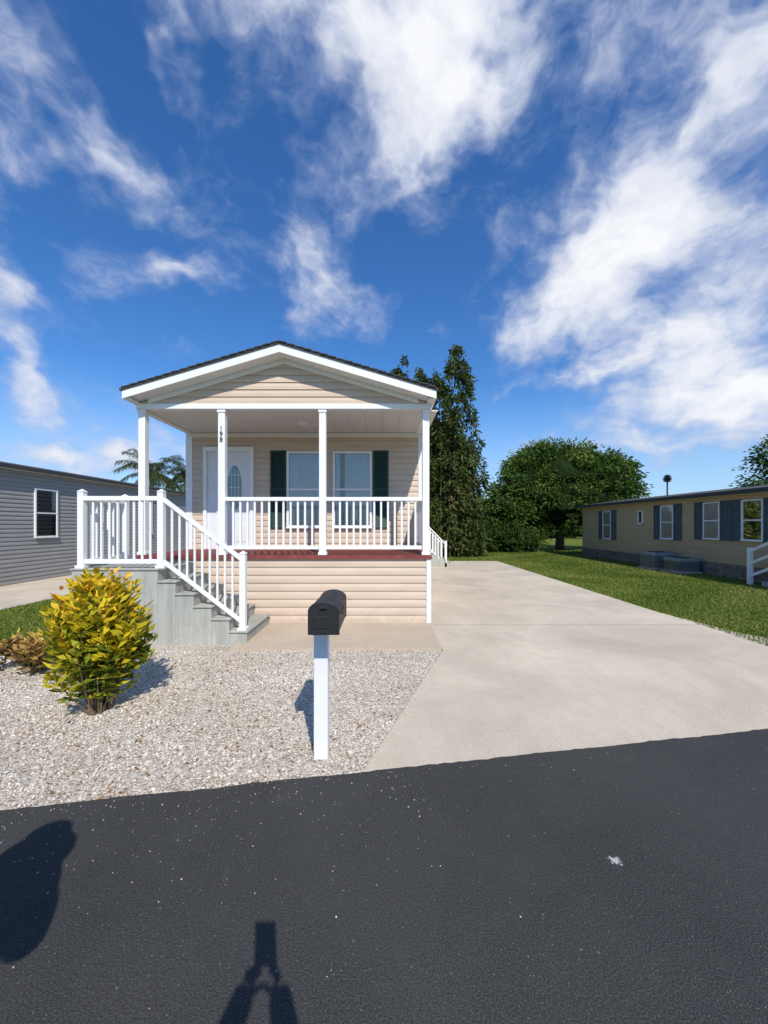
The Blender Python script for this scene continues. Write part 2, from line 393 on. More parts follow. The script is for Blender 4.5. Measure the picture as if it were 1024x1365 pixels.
b.T=frameT((0,YE,0),(1,0,0),(0,1,0)); b.lap(XL,XR,.03,CZ,.115); b.obj('side_wall',M['siding'],H)
b=MB(); b.box(XR-.055,XR+.02,YF-.012,YF+.06,.03,FZ-.062); b.box(XL-.03,XL+.10,YB-.035,YB+.04,.0,CZ-.004); b.box(XR-.05,XR+.03,YB-.03,YB+.04,0,CZ-.004)
b.box(XL+.10,XR-.05,YB-.028,YB,CZ-.09,CZ-.004); b.obj('corner_trim',M['white'],H,bevel=.004)
b=MB(); y=YF-.03
b.box(XL-.02,XR+.03,YF-.035,YB,FZ-.06,FZ-.012)
while y<YB-.14:
    b.box(XL-.01,XR+.02,y,y+.136,FZ-.012,FZ); y+=.142
b.obj('porch_deck',M['deck'],H)
b=MB(); x=XL
while x<XR-.05:
    b.box(x,x+.296,YF+.08,YB-.03,CZ,CZ+.02); x+=.3
b.obj('porch_ceiling',M['soffit'],H)
b=MB(); b.box(XL-.02,XR+.02,YF-.05,YF+.09,CZ-.0,CZ+.085); b.box(XL-.02,XL+.10,YF+.09,YB,CZ-.02,CZ+.08); b.box(XR-.10,XR+.02,YF+.09,YB,CZ-.02,CZ+.08)
b.obj('porch_beam',M['white'],H,bevel=.006)
PX,PZ,EZ,HW=-1.6,4.37,3.66,2.40
sl=(PZ-EZ)/HW
b=MB(frameT((0,YF-.02,0),(1,0,0),(0,-1,0)))
def gf(z):
    h=max(0,(PZ-.13-z)/sl); return (max(XL,PX-h),min(XR,PX+h))
b.lap(0,0,CZ+.085,PZ-.14,.115,.02,gf); b.obj('gable_wall',M['siding'],H)
b=MB(); b.add([(XL,YF,CZ+.08),(XR,YF,CZ+.08),(PX,YF,PZ-.1)],[(0,1,2)]); b.obj('gable_backing',M['siding'],H)
YO=5.86
for nm,sg in(('roof',-1),('roof',1)):
    ex=PX+sg*HW
    b=MB(); t=.035
    b.add([(PX,YO-.02,PZ),(ex+sg*.03,YO-.02,EZ-.009),(ex+sg*.03,YE+.3,EZ-.009),(PX,YE+.3,PZ),(PX,YO-.02,PZ+t),(ex+sg*.03,YO-.02,EZ+t-.009),(ex+sg*.03,YE+.3,EZ+t-.009),(PX,YE+.3,PZ+t)],
          [(0,1,2,3),(4,7,6,5),(0,4,5,1),(1,5,6,2),(2,6,7,3)])
    nt=19
    for i in range(nt):
        s0=i/nt; s1=(i+.93)/nt; xa=PX+sg*HW*s0; xb=PX+sg*HW*s1; za=PZ+t-sl*HW*s0; zb=PZ+t-sl*HW*s1+.012
        y0=YO-.035-rng.uniform(0,.008)
        b.add([(xa,y0,za),(xb,y0,zb),(xb,YO+.3,zb),(xa,YO+.3,za),(xa,y0,za-.012),(xb,y0,zb-.016),(xb,YO+.3,zb-.016),(xa,YO+.3,za-.012)],[(0,1,2,3),(4,7,6,5),(0,4,5,1),(1,5,6,2),(3,7,4,0)])
    b.obj('roof',M['shingle'],H)
    b=MB(); f=.125
    def rk(y0,y1,zt,zb,e):
        b.add([(PX,y0,PZ-zt),(e,y0,PZ-zt-sl*abs(e-PX)),(e,y0,PZ-zb-sl*abs(e-PX)),(PX,y0,PZ-zb),(PX,y1,PZ-zt),(e,y1,PZ-zt-sl*abs(e-PX)),(e,y1,PZ-zb-sl*abs(e-PX)),(PX,y1,PZ-zb)],
          [(0,1,2,3),(4,7,6,5),(0,4,5,1),(1,5,6,2),(2,6,7,3)])
    rk(YO,YO+.03,.002,f,ex)
    b.box(min(ex,ex-sg*.025),max(ex,ex-sg*.025),YO+.031,YE+.3,EZ-f,EZ-.006)
    rk(YF-.06,YF-.036,.128,.20,PX+sg*(HW-.25))
    b.obj('rake_fascia',M['white'],H)
    b=MB(); rk(YO+.03,YF-.02,f-.02,f,ex-sg*.026)
    b.box(min(ex-sg*.03,PX+sg*(HW-.12)),max(ex-sg*.03,PX+sg*(HW-.12)),YO+.03,YE,CZ+.085,CZ+.10)
    b.obj('soffit',M['soffit'],H)
b=MB()
for px in(XL+.055,-2.60,-.985,XR-.065):
    b.box(px-.055,px+.055,YF-.025,YF+.085,FZ,CZ-.001)
    b.box(px-.07,px+.07,YF-.04,YF+.1,FZ+.0005,FZ+.05); b.box(px-.068,px+.068,YF-.038,YF+.098,CZ-.05,CZ-.002)
b.obj('porch_post',M['white'],H,bevel=.008)
def railing(mb,p,q,z0,z1,h=.93,sp=.112,bot=.09,bw=.032):
    p=Vector((p[0],p[1],z0));q=Vector((q[0],q[1],z1));u=Vector((0,0,1))
    mb.bar(p+u*(h-.06),q+u*(h-.06),.07,.06); mb.bar(p+u*bot,q+u*bot,.045,.06)
    L=(q-p).to_2d().length; n=max(2,int(round(L/sp)))
    for i in range(1,n):
        c=p.lerp(q,i/n)+u*(bot+.05); mb.bar(c-Vector((bw/2,0,0)),c+Vector((bw/2,0,0)),bw,h-.06-bot-.045)
b=MB()
railing(b,(-2.545,YF+.03),(-1.04,YF+.03),FZ,FZ); railing(b,(-.93,YF+.03),(XR-.12,YF+.03),FZ,FZ)
railing(b,(XR-.065,YF+.09),(XR-.065,YB-.03),FZ,FZ)
b.obj('porch_railing',M['white'],H,bevel=.004)
window(Tb,-1.94,-1.19,1.55,3.07,H); window(Tb,-1.02,-.24,1.55,3.07,H)
shutter(Tb,-2.27,-1.96,1.53,3.09,M['shutter'],H); shutter(Tb,-.22,.09,1.53,3.09,M['shutter'],H)
b=MB(Tb)
dx0,dx1,dz=-3.60,-2.60,3.16
b.box(dx0,dx0+.07,0,.07,FZ,dz); b.box(dx1-.07,dx1,0,.07,FZ,dz); b.box(dx0+.07,dx1-.07,0,.068,dz-.09,dz); b.box(dx0+.27,dx0+.32,0,.06,FZ,dz-.09)
b.obj('door_frame',M['white'],H,bevel=.005)
b=MB(Tb); b.box(dx0+.32,dx1-.07,0,.03,FZ,dz-.09); b.box(dx0+.07,dx0+.27,0,.025,FZ,dz-.09)
cx=(dx0+.32+dx1-.07)/2
b.box(cx-.22,cx-.03,.03,.038,FZ+.15,FZ+.5); b.box(cx+.03,cx+.22,.03,.038,FZ+.15,FZ+.5)
b.obj('front_door',M['door'],H,bevel=.004)
b=MB(Tb); n=32; a=[(cx+.17*math.cos(2*math.pi*i/n),.045,2.35+.47*math.sin(2*math.pi*i/n)) for i in range(n)]
a2=[(cx+.145*math.cos(2*math.pi*i/n),.045,2.35+.445*math.sin(2*math.pi*i/n)) for i in range(n)]
a3=[(p[0],.03,p[2]) for p in a]
b.add(a+a2+a3,[(i,(i+1)%n,n+(i+1)%n,n+i) for i in range(n)]+[(i,2*n+i,2*n+(i+1)%n,(i+1)%n) for i in range(n)]); b.obj('door_glass_trim',M['white'],H)
b=MB(Tb); b.add([(p[0],.036,p[2]) for p in a2],[tuple(range(n))]); b.obj('door_glass_backing',M['bshutter'],H)
b=MB(Tb); b.add([(p[0],.041,p[2]) for p in a2],[tuple(range(n))]); b.obj('door_glass',M['glass'],H)
b=MB(Tb)
for dxx in(-.07,0,.07): b.box(cx+dxx-.004,cx+dxx+.004,.037,.040,2.0,2.7)
for zz in(2.1,2.35,2.6): b.box(cx-.12,cx+.12,.0371,.0401,zz-.004,zz+.004)
b.obj('door_glass_caming',M['white'],H)
b=MB(Tb); b.tube((dx1-.12,.03,FZ+.95),(dx1-.12,.09,FZ+.95),.025,.03,12); b.obj('door_knob',M['metal'],H,smooth=False)
b=MB(); b.tube((-1.45,6.95,CZ-.05),(-1.45,6.95,CZ),.10,.13,20); b.obj('ceiling_lamp',M['whitetrim'],H,bevel=.01)
for i,ch in enumerate('198'):
    cu=bpy.data.curves.new('house_number','FONT'); cu.body=ch; cu.size=.11; cu.extrude=.004; cu.align_x='CENTER'
    o=bpy.data.objects.new('house_number',cu); o.rotation_euler=(math.pi/2,0,0); o.location=(-2.60-H.location.x,YF-.031-H.location.y,3.11-i*.09)
    cu.materials.append(M['number']); COL.objects.link(o); o.parent=H

ST=empty('porch_staircase',(-3,5.6,0))
LZ=1.0; YS=5.12
b=MB(); b.box(-4.17,-3.02,YS,YF-.04,0,LZ)
n=6; tr=(3.02-1.83)/5
for i in range(1,n):
    b.box(-3.02+(i-1)*tr+.0,-3.02+i*tr,YS,YF-.04,0,LZ-i*LZ/n)
b.obj('concrete_steps',M['stair'],ST,bevel=.008)
b=MB()
for i in range(1,n): b.box(-3.02+(i-1)*tr-.0,-3.02+i*tr+.02,YS-.02,YF-.045,LZ-i*LZ/n-.001,LZ-i*LZ/n+.02)
b.box(-4.19,-3.0,YS-.02,YF-.045,LZ-.001,LZ+.02)
b.obj('step_treads',M['stair'],ST,bevel=.006)
b=MB(); yr=YS+.06
pp=[(-4.07,yr,LZ),(-3.02+.02,yr,LZ),(-1.90,yr,LZ/n)]
for x,y,z in pp+[(-4.07,YF-.12,LZ)]:
    b.box(x-.04,x+.04,y-.04,y+.04,z,z+1.05)
    b.add([(x-.05,y-.05,z+1.05),(x+.05,y-.05,z+1.05),(x+.05,y+.05,z+1.05),(x-.05,y+.05,z+1.05),(x,y,z+1.09)],[(0,3,2,1),(0,1,4),(1,2,4),(2,3,4),(3,0,4)])
    b.box(x-.06,x+.06,y-.058,y+.058,z+.02,z+.06)
railing(b,(-4.03,yr),(-3.04,yr),LZ,LZ,h=.99,sp=.105,bot=.08,bw=.026)
railing(b,(-4.07,yr+.04),(-4.07,YF-.16),LZ,LZ,h=.99,sp=.105,bot=.08,bw=.026)
railing(b,(-2.96,yr),(-1.94,yr),LZ-.03,LZ/n+.02,h=1.0,sp=.105,bot=.10,bw=.026)
b.obj('stair_railing',M['white'],ST,bevel=.004)

RS=empty('side_staircase',(2,15.5,0))
b=MB(); b.box(.76,1.5,14.6,15.8,0,.8)
for i in range(4): b.box(1.5+i*.28,1.5+(i+1)*.28,14.6,15.8,0,.8-(i+1)*.16)
b.obj('steps',M['stair'],RS)
b=MB()
for y in(14.64,15.76):
    for x,z in((.85,.8),(1.5,.8),(2.35,.0)): b.box(x-.04,x+.04,y-.04,y+.04,z,z+1.0)
    railing(b,(.9,y),(1.45,y),.8,.8,h=.95); railing(b,(1.55,y),(2.3,y),.78,.0,h=.95)
b.obj('railing',M['white'],RS)

# ---------------------------------------------------------------- left neighbour
L=empty('mobile_home',(-10,10,0))
Tl=frameT((-10,0,0),(0,1,0),(1,0,0))
b=MB(); b.box(-14,-10.01,4.5,20,0,3.12); b.obj('wall_core',M['gray'],L)
b=MB(Tl); b.lap(4.5,20,.02,3.12,.115,.024); b.obj('side_wall',M['gray'],L)
b=MB(frameT((0,4.5,0),(1,0,0),(0,-1,0))); b.lap(-14,-10,.02,3.12,.10); b.T=frameT((0,20,0),(1,0,0),(0,1,0)); b.lap(-14,-10,.02,3.12,.10); b.obj('end_wall',M['gray'],L)
b=MB(); 
b.add([(-9.8,4.2,3.2),(-9.8,20.3,3.2),(-12,20.3,3.6),(-12,4.2,3.6),(-14.2,4.2,3.2),(-14.2,20.3,3.2)],[(0,1,2,3),(3,2,5,4),(0,3,4),(1,5,2)])
b.obj('roof',M['shingle'],L)
b=MB(); b.box(-9.86,-9.80,4.2,20.3,3.10,3.20); b.box(-14.2,-9.8,4.2,20.3,3.195,3.2); b.obj('fascia',M['darkroof'],L)
b=MB(); b.box(-10,-9.86,4.3,20.2,3.10,3.13); b.obj('soffit',M['soffit'],L)
window(Tl,10.95,11.72,1.24,2.66,L,blinds=False); window(Tl,15.6,16.5,1.24,2.66,L,blinds=False)

# ---------------------------------------------------------------- right neighbour
R=empty('mobile_home',(10.5,15,0))
Tr=frameT((10.5,0,0),(0,1,0),(-1,0,0))
b=MB(); b.box(10.51,15,7,20.3,0,2.52); b.obj('wall_core',M['tan'],R)
b=MB(Tr); b.lap(7,20.3,.42,2.52,.2,.010); b.obj('side_wall',M['tan'],R)
b=MB(frameT((0,7,0),(1,0,0),(0,-1,0))); b.lap(10.5,15,.42,2.52,.2); b.T=frameT((0,20.3,0),(1,0,0),(0,1,0)); b.lap(10.5,15,.42,2.52,.2); b.obj('end_wall',M['tan'],R)
b=MB(Tr)
z=.0
for r in range(4):
    s=7+(r%2)*.2
    while s<20.3:
        e=min(s+.39,20.3); b.box(s,e,0,.03+rng.uniform(0,.02),z+.012,z+.095); s+=.4
    z+=.105
b.obj('skirting',M['stone'],R)
b=MB(); b.add([(10.2,6.7,2.60),(10.2,20.6,2.60),(12.75,20.6,2.95),(12.75,6.7,2.95),(15.3,6.7,2.6),(15.3,20.6,2.6)],[(0,1,2,3),(3,2,5,4),(0,3,4),(1,5,2)]); b.obj('roof',M['shingle'],R)
b=MB(); b.box(10.2,10.25,6.7,20.6,2.50,2.62); b.obj('fascia',M['darkroof'],R)
b=MB(); b.box(10.25,10.5,6.75,20.55,2.50,2.53); b.obj('soffit',M['soffit'],R)
Dp=lambda px: 10.47*512/(px-512)
def rwin(a,c,z0,z1,sh=.3):
    y0,y1=Dp(c),Dp(a); window(Tr,y0,y1,z0,z1,R,fw=.04)
    shutter(Tr,y1+.01,y1+.01+sh,z0-.03,z1+.03,M['bshutter'],R); shutter(Tr,y0-.01-sh,y0-.01,z0-.03,z1+.03,M['bshutter'],R)
rwin(804,815,.95,2.25,.35); rwin(881,898,1.08,2.33,.36); rwin(938,960,1.15,2.33,.36); rwin(989,1018,1.15,2.33,.33)
window(Tr,Dp(857),Dp(851),1.65,2.2,R,blinds=False,split=False)
b=MB(); b.tube((12.1,16.4,2.8),(12.1,16.4,3.45),.03,.03,10)
for i in range(5): b.tube((12.1,16.4,3.45+i*.05),(12.1,16.4,3.475+i*.05),.12+.02*(2-abs(i-2)),.14+.02*(2-abs(i-2)),12)
b.tube((12.1,16.4,3.45),(12.1,16.4,3.70),.07,.07,10); b.tube((12.1,16.4,3.70),(12.1,16.4,3.76),.14,.03,12); b.obj('roof_vent',M['darkroof'],R)
for nm,x,y,w,h in(('air_conditioner',9.95,14.0,.75,.62),('air_conditioner',9.98,12.9,.7,.5)):
    E=empty(nm,(x,y,0)); b=MB(); b.box(x-w/2,x+w/2,y-w/2,y+w/2,.06,h); b.obj('housing',M['metal'],E,bevel=.02)
    b=MB(); b.box(x-w/2-.06,x+w/2+.06,y-w/2-.06,y+w/2+.06,0.0,.06); b.obj('pad',M['walk'],E)
    b=MB()
    for i in range(9):
        zz=.12+i*(h-.2)/9; b.box(x-w/2-.012,x+w/2+.012,y-w/2-.012,y+w/2+.012,zz,zz+.015)
    b.tube((x,y,h),(x,y,h+.02),w*.36,w*.36,20); b.obj('grille',M['darkroof'],E)
RW=empty('porch_staircase',(10,9.4,0))
b=MB(); b.box(9.75,10.46,8.2,9.35,0,.45)
for i in range(2): b.box(9.75,10.46,9.35+i*.28,9.35+(i+1)*.28,0,.45-(i+1)*.15)
b.obj('steps',M['stair'],RW)
b=MB(); x=9.8
for y,z in((8.25,.45),(9.3,.45),(10.28,0)): b.box(x-.045,x+.045,y-.045,y+.045,z,z+1.0)
def rail3(p,q,z0,z1):
    for h in(.22,.55,.88):
        b.bar(Vector((p[0],p[1],z0+h)),Vector((q[0],q[1],z1+h)),.04,.08)
rail3((x,8.3),(x,9.25),.45,.45); rail3((x,9.35),(x,10.24),.42,.0)
b.obj('railing',M['white'],RW)

# ---------------------------------------------------------------- mailbox
MX=empty('mailbox',(-.43,2.66,0))
b=MB(); b.box(-.431-.048,-.431+.048,2.612,2.708,0,.90); b.obj('post',M['white'],MX,bevel=.006)
b=MB(); b.box(-.46,-.39,2.45,2.85,.895,.915); b.obj('post_base',M['whitetrim'],MX,bevel=.004)
def arch(cx,z0,w,h,n=14):
    pr=[(cx-w/2,z0),(cx+w/2,z0)]; r=w/2; hs=h-r*.62
    for i in range(n+1):
        t=math.pi*i/n; pr.append((cx+r*math.cos(t),z0+hs+r*.62*math.sin(t)))
    return pr
b=MB()
def extr(pr,y0,y1):
    n=len(pr); b.add([(x,y0,z) for x,z in pr]+[(x,y1,z) for x,z in pr],[tuple(range(n)),tuple(range(n,2*n))[::-1]]+[(i,n+i,n+(i+1)%n,(i+1)%n) for i in range(n)])
cxm=-.378
extr(arch(cxm,.917,.185,.20),2.415,2.88)
extr(arch(cxm,.913,.197,.209),2.395,2.425); extr(arch(cxm,.914,.192,.205),2.86,2.885)
b.obj('box',M['black'],MX,bevel=.005)
b=MB(); b.box(cxm-.022,cxm+.022,2.380,2.396,1.078,1.09); b.box(cxm-.06,cxm+.06,2.391,2.3945,.955,1.03); b.obj('door_handle',M['black'],MX,bevel=.003)
b=MB(); b.box(cxm+.094,cxm+.100,2.50,2.66,1.02,1.04); b.box(cxm+.094,cxm+.100,2.63,2.68,.99,1.05); b.obj('flag',M['darkroof'],MX)

# ---------------------------------------------------------------- vegetation
def limbs(mb,p,q,r0,r1,n=4,j=.1):
    p=Vector(p);q=Vector(q);prev=p
    for i in range(1,n+1):
        c=p.lerp(q,i/n)+(Vector(rng.normal(0,j,3)) if i<n else Vector((0,0,0)))
        mb.tube(prev,c,r0+(r1-r0)*(i-1)/n,r0+(r1-r0)*i/n,8); prev=c
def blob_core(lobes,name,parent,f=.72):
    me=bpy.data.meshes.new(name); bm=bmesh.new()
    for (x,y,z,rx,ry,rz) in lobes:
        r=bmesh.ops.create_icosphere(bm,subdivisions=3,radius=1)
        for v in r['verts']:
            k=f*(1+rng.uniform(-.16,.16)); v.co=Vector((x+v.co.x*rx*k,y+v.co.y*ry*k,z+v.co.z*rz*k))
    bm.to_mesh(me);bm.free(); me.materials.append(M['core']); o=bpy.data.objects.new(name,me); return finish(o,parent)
def crown(lobes,nsub,nl,cr,L,W,m,parent,name='foliage',vb=.4,cvs=.17):
    Ps=[];Ds=[];Vs=[]
    for (x,y,z,rx,ry,rz) in lobes:
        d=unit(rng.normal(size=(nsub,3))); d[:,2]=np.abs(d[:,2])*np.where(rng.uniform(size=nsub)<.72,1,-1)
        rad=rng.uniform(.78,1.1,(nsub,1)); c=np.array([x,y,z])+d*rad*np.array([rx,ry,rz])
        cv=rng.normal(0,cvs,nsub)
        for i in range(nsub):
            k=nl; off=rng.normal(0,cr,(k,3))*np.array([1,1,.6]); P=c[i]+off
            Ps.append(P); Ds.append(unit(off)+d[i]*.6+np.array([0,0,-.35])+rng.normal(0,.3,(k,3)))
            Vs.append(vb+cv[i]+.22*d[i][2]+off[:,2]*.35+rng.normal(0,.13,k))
    P=np.concatenate(Ps);D=np.concatenate(Ds);V=np.concatenate(Vs); k=P[:,2]>.05
    return leaves(name,P[k],D[k],L,W,m,parent,V[k])
T1=empty('mango_tree',(11,24.5,0))
lob=[(10.8,24.5,4.4,2.7,2.6,2.4),(13.3,24.5,4.0,2.4,2.4,2.3),(9.0,24.2,3.7,1.9,2.1,2.1),(7.3,23.8,2.5,1.5,1.7,1.6),(14.6,24.8,3.4,1.5,1.9,1.8),(11.4,23.2,2.9,2.5,1.8,1.8),(12.9,24.7,5.4,1.7,1.7,1.2),(10.4,24.7,5.6,1.7,1.6,1.15),(9.0,24.6,5.0,1.1,1.2,.9),(14.5,24.6,4.9,1.1,1.3,.9),(8.4,24,2.0,1.5,1.5,1.3),(14.9,24.4,2.2,1.1,1.3,1.0)]
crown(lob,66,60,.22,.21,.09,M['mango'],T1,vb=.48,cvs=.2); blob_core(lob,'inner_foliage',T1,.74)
b=MB(); limbs(b,(11.2,24.5,0),(11.1,24.5,2.3),.30,.22,3,.03)
for l in lob[:6]: limbs(b,(11.1,24.5,1.8),(l[0],l[1],l[2]),.16,.05,3,.12)
b.obj('trunk',M['bark'],T1,smooth=True)
T2=empty('hedge',(5,23,0))
lob=[(4.2,22.5,.8,1.3,1,.95),(5.8,22.6,.9,1.2,1,1.05),(7.2,22.8,.8,1.2,1,.9),(3.0,22.4,.9,1,1,1.0),(8.6,23.0,.6,.9,.9,.75)]
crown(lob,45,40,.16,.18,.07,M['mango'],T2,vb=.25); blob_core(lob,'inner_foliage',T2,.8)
# tall clump of bamboo-like canes with arching plumes
T3=empty('bamboo_tree',(3.2,20,0))
Ps=[];Ds=[];Vs=[]; stalks=MB()
#        x   top   radius  tip arch
specs=[(.55,10.5,.30,.5),(.95,10.0,.35,-.3),(1.45,9.5,.42,.45),(1.95,9.2,.45,-.3),(2.4,9.0,.5,.4),(2.85,9.3,.5,-.2),(3.3,10.7,.40,.35),(3.55,10.1,.42,.5),(3.95,8.9,.48,.35),(4.3,7.4,.5,.3),(4.6,5.9,.45,.25),(4.4,4.4,.7,.2),(3.4,7.4,.75,.1),(2.5,7.4,.8,0),(4.0,3.4,.85,.1),(3.1,5.2,.9,0),(3.9,6.4,.7,.2)]
for (x,top,r,ar) in specs:
    y=20+rng.uniform(-.8,.8)
    cur=lambda z: (x+ar*max(0,(z/top-.55)/.45)**2*1.0)
    prev=(x,y,0)
    for i in range(1,9):
        z=top*i/8*.985; c=(cur(z),y,z); stalks.tube(prev,c,.05*(1-(i-1)/9),.05*(1-i/9),6); prev=c
    nseg=int(top*10)
    for i in range(nseg):
        z=top*rng.uniform(.04,1)**.85; fr=(top-z)
        rr=r*min(1,.10+fr*.55)*rng.uniform(.2,1.2); a=rng.uniform(0,6.28)
        # drooping sprig
        c0=np.array([cur(z)+math.cos(a)*rr,y+math.sin(a)*rr,z-.25*rr]); k=24
        tt=rng.uniform(0,1,(k,1)); sl_=rng.uniform(.35,.75)
        P=c0+tt*np.array([math.cos(a)*.28,math.sin(a)*.28,-sl_])*min(1,.4+fr)+rng.normal(0,.07,(k,3))
        Ps.append(P); Ds.append(np.array([math.cos(a)*.7,math.sin(a)*.7,-.55])+rng.normal(0,.55,(k,3)))
        Vs.append(.46+rng.normal(0,.19)+rng.normal(0,.15,k))
leaves('foliage',np.concatenate(Ps),np.concatenate(Ds),.25,.085,M['tall'],T3,np.concatenate(Vs)); stalks.obj('stalks',M['bark'],T3)
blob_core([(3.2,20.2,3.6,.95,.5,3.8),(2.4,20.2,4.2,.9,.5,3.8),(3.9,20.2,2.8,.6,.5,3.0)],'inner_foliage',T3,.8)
T4=empty('shade_tree',(21.5,22,0))
lob=[(21.9,21,3.9,1.4,1.6,1.3),(23.1,21,4.7,1.6,1.6,1.4),(22.1,21,5.4,1.0,1.2,1.0),(21.2,21.3,3.3,.9,1,.6)]
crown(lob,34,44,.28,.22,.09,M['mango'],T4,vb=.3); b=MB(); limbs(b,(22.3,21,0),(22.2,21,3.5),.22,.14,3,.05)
for l in lob: limbs(b,(22.2,21,3),(l[0],l[1],l[2]),.1,.03,3,.1)
b.obj('trunk',M['bark'],T4)
def palm(name,x,y,h,n,fl):
    E=empty(name,(x,y,0)); b=MB(); limbs(b,(x,y,0),(x+.2,y,h),.2,.13,6,.03); 
    Ps=[];Ds=[];Vs=[]
    for i in range(n):
        a=2*math.pi*i/n*2.4+rng.uniform(-.2,.2); up=rng.uniform(-.25,1.2)
        c=Vector((x+.2,y,h)); d=Vector((math.cos(a)*math.cos(up),math.sin(a)*math.cos(up),math.sin(up)))
        v=rng.uniform(.2,.8)
        for k in range(12):
            c2=c+d*fl/12; b.tube(c,c2,.02*(1-k/13),.02*(1-(k+1)/13),4)
            d=(d+Vector((0,0,-.13))).normalized()
            side=d.cross(Vector((0,0,1))).normalized()
            for q in range(8):
                p=c.lerp(c2,q/8)
                for sg in(-1,1):
                    Ps.append(p); Ds.append(side*sg+d*.8+Vector((0,0,-.8))); Vs.append(v)
            c=c2
    leaves('fronds',np.array([tuple(p) for p in Ps]),np.array([tuple(p) for p in Ds])+rng.normal(0,.3,(len(Ps),3)),.55,.03,M['palm'],E,np.array(Vs)+rng.normal(0,.15,len(Vs)))
    b.obj('trunk',M['bark'],E)
palm('palm_tree',-18.3,30,5.6,26,2.7); palm('palm_tree',-15.2,31,4.7,22,2.4); palm('palm_tree',-16.6,32,5.9,22,2.4)
T5=empty('distant_trees',(0,45,0)); lob=[]
for i in range(46):
    a=-78+i*3.4; rr=rng.uniform(48,62); lob.append((rr*math.sin(math.radians(a)),rr*math.cos(math.radians(a)),1.2,rng.uniform(2.2,4.2),2,rng.uniform(1.2,2.9)))
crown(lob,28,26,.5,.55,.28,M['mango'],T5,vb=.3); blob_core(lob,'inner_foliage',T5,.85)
def croton(name,x,y,h,w,nst,nl,m,vlow,L,wid=.36,low=.6):
    E=empty(name,(x,y,0)); b=MB(); Ps=[];Ds=[];Vs=[]
    for i in range(nst):
        a=rng.uniform(0,6.28); r=w*rng.uniform(0,1)**.55*rng.uniform(.8,1.12)
        tz=h*(.52+.44*math.sqrt(max(0,1-min(1,(r/w))**2)))*rng.uniform(.70,1.07); tip=Vector((x+math.cos(a)*r,y+math.sin(a)*r,tz))
        base=Vector((x+math.cos(a)*.08*rng.uniform(.1,1),y+math.sin(a)*.08,0)); mid=base.lerp(tip,.38); mid.x=base.x+(tip.x-base.x)*.36+rng.normal(0,.02); mid.y=base.y+(tip.y-base.y)*.36
        if i%3==0: b.tube(base,mid,.009,.006,5)
        if i%3==0: b.tube(mid,tip,.006,.003,5)
        sv=rng.normal(0,.13)
        for k in range(nl):
            t=rng.uniform(0,1)**.6; c=mid.lerp(tip,max(t,.08))
            aa=rng.uniform(0,6.28); up=.1+1.0*t
            c=c+Vector(rng.normal(0,.022,3)); Ps.append(tuple(c)); Ds.append((math.cos(aa),math.sin(aa),up)); 
            Vs.append(vlow+sv+.60*(c.z/h)**1.1*(.5+.5*t)+rng.normal(0,.13))
        if rng.uniform()<low:
            for k in range(6):
                t=rng.uniform(.55,1); c=base.lerp(mid,t)+Vector(rng.normal(0,.03,3)); aa=rng.uniform(0,6.28)
                Ps.append(tuple(c)); Ds.append((math.cos(aa),math.sin(aa),.3)); Vs.append(vlow+.05+rng.normal(0,.2))
    leaves('leaves',np.array(Ps),np.array(Ds),L,L*wid,m,E,np.array(Vs),sp=.5); b.obj('stems',M['stem'],E)
croton('croton_bush',-2.43,3.30,1.20,.37,150,40,M['croton'],.22,.105,.34,.3)
croton('croton_bush',-3.72,4.15,.42,.24,26,20,M['croton2'],.2,.10)
croton('croton_bush',-4.15,4.25,.36,.2,16,18,M['croton2'],.15,.09)

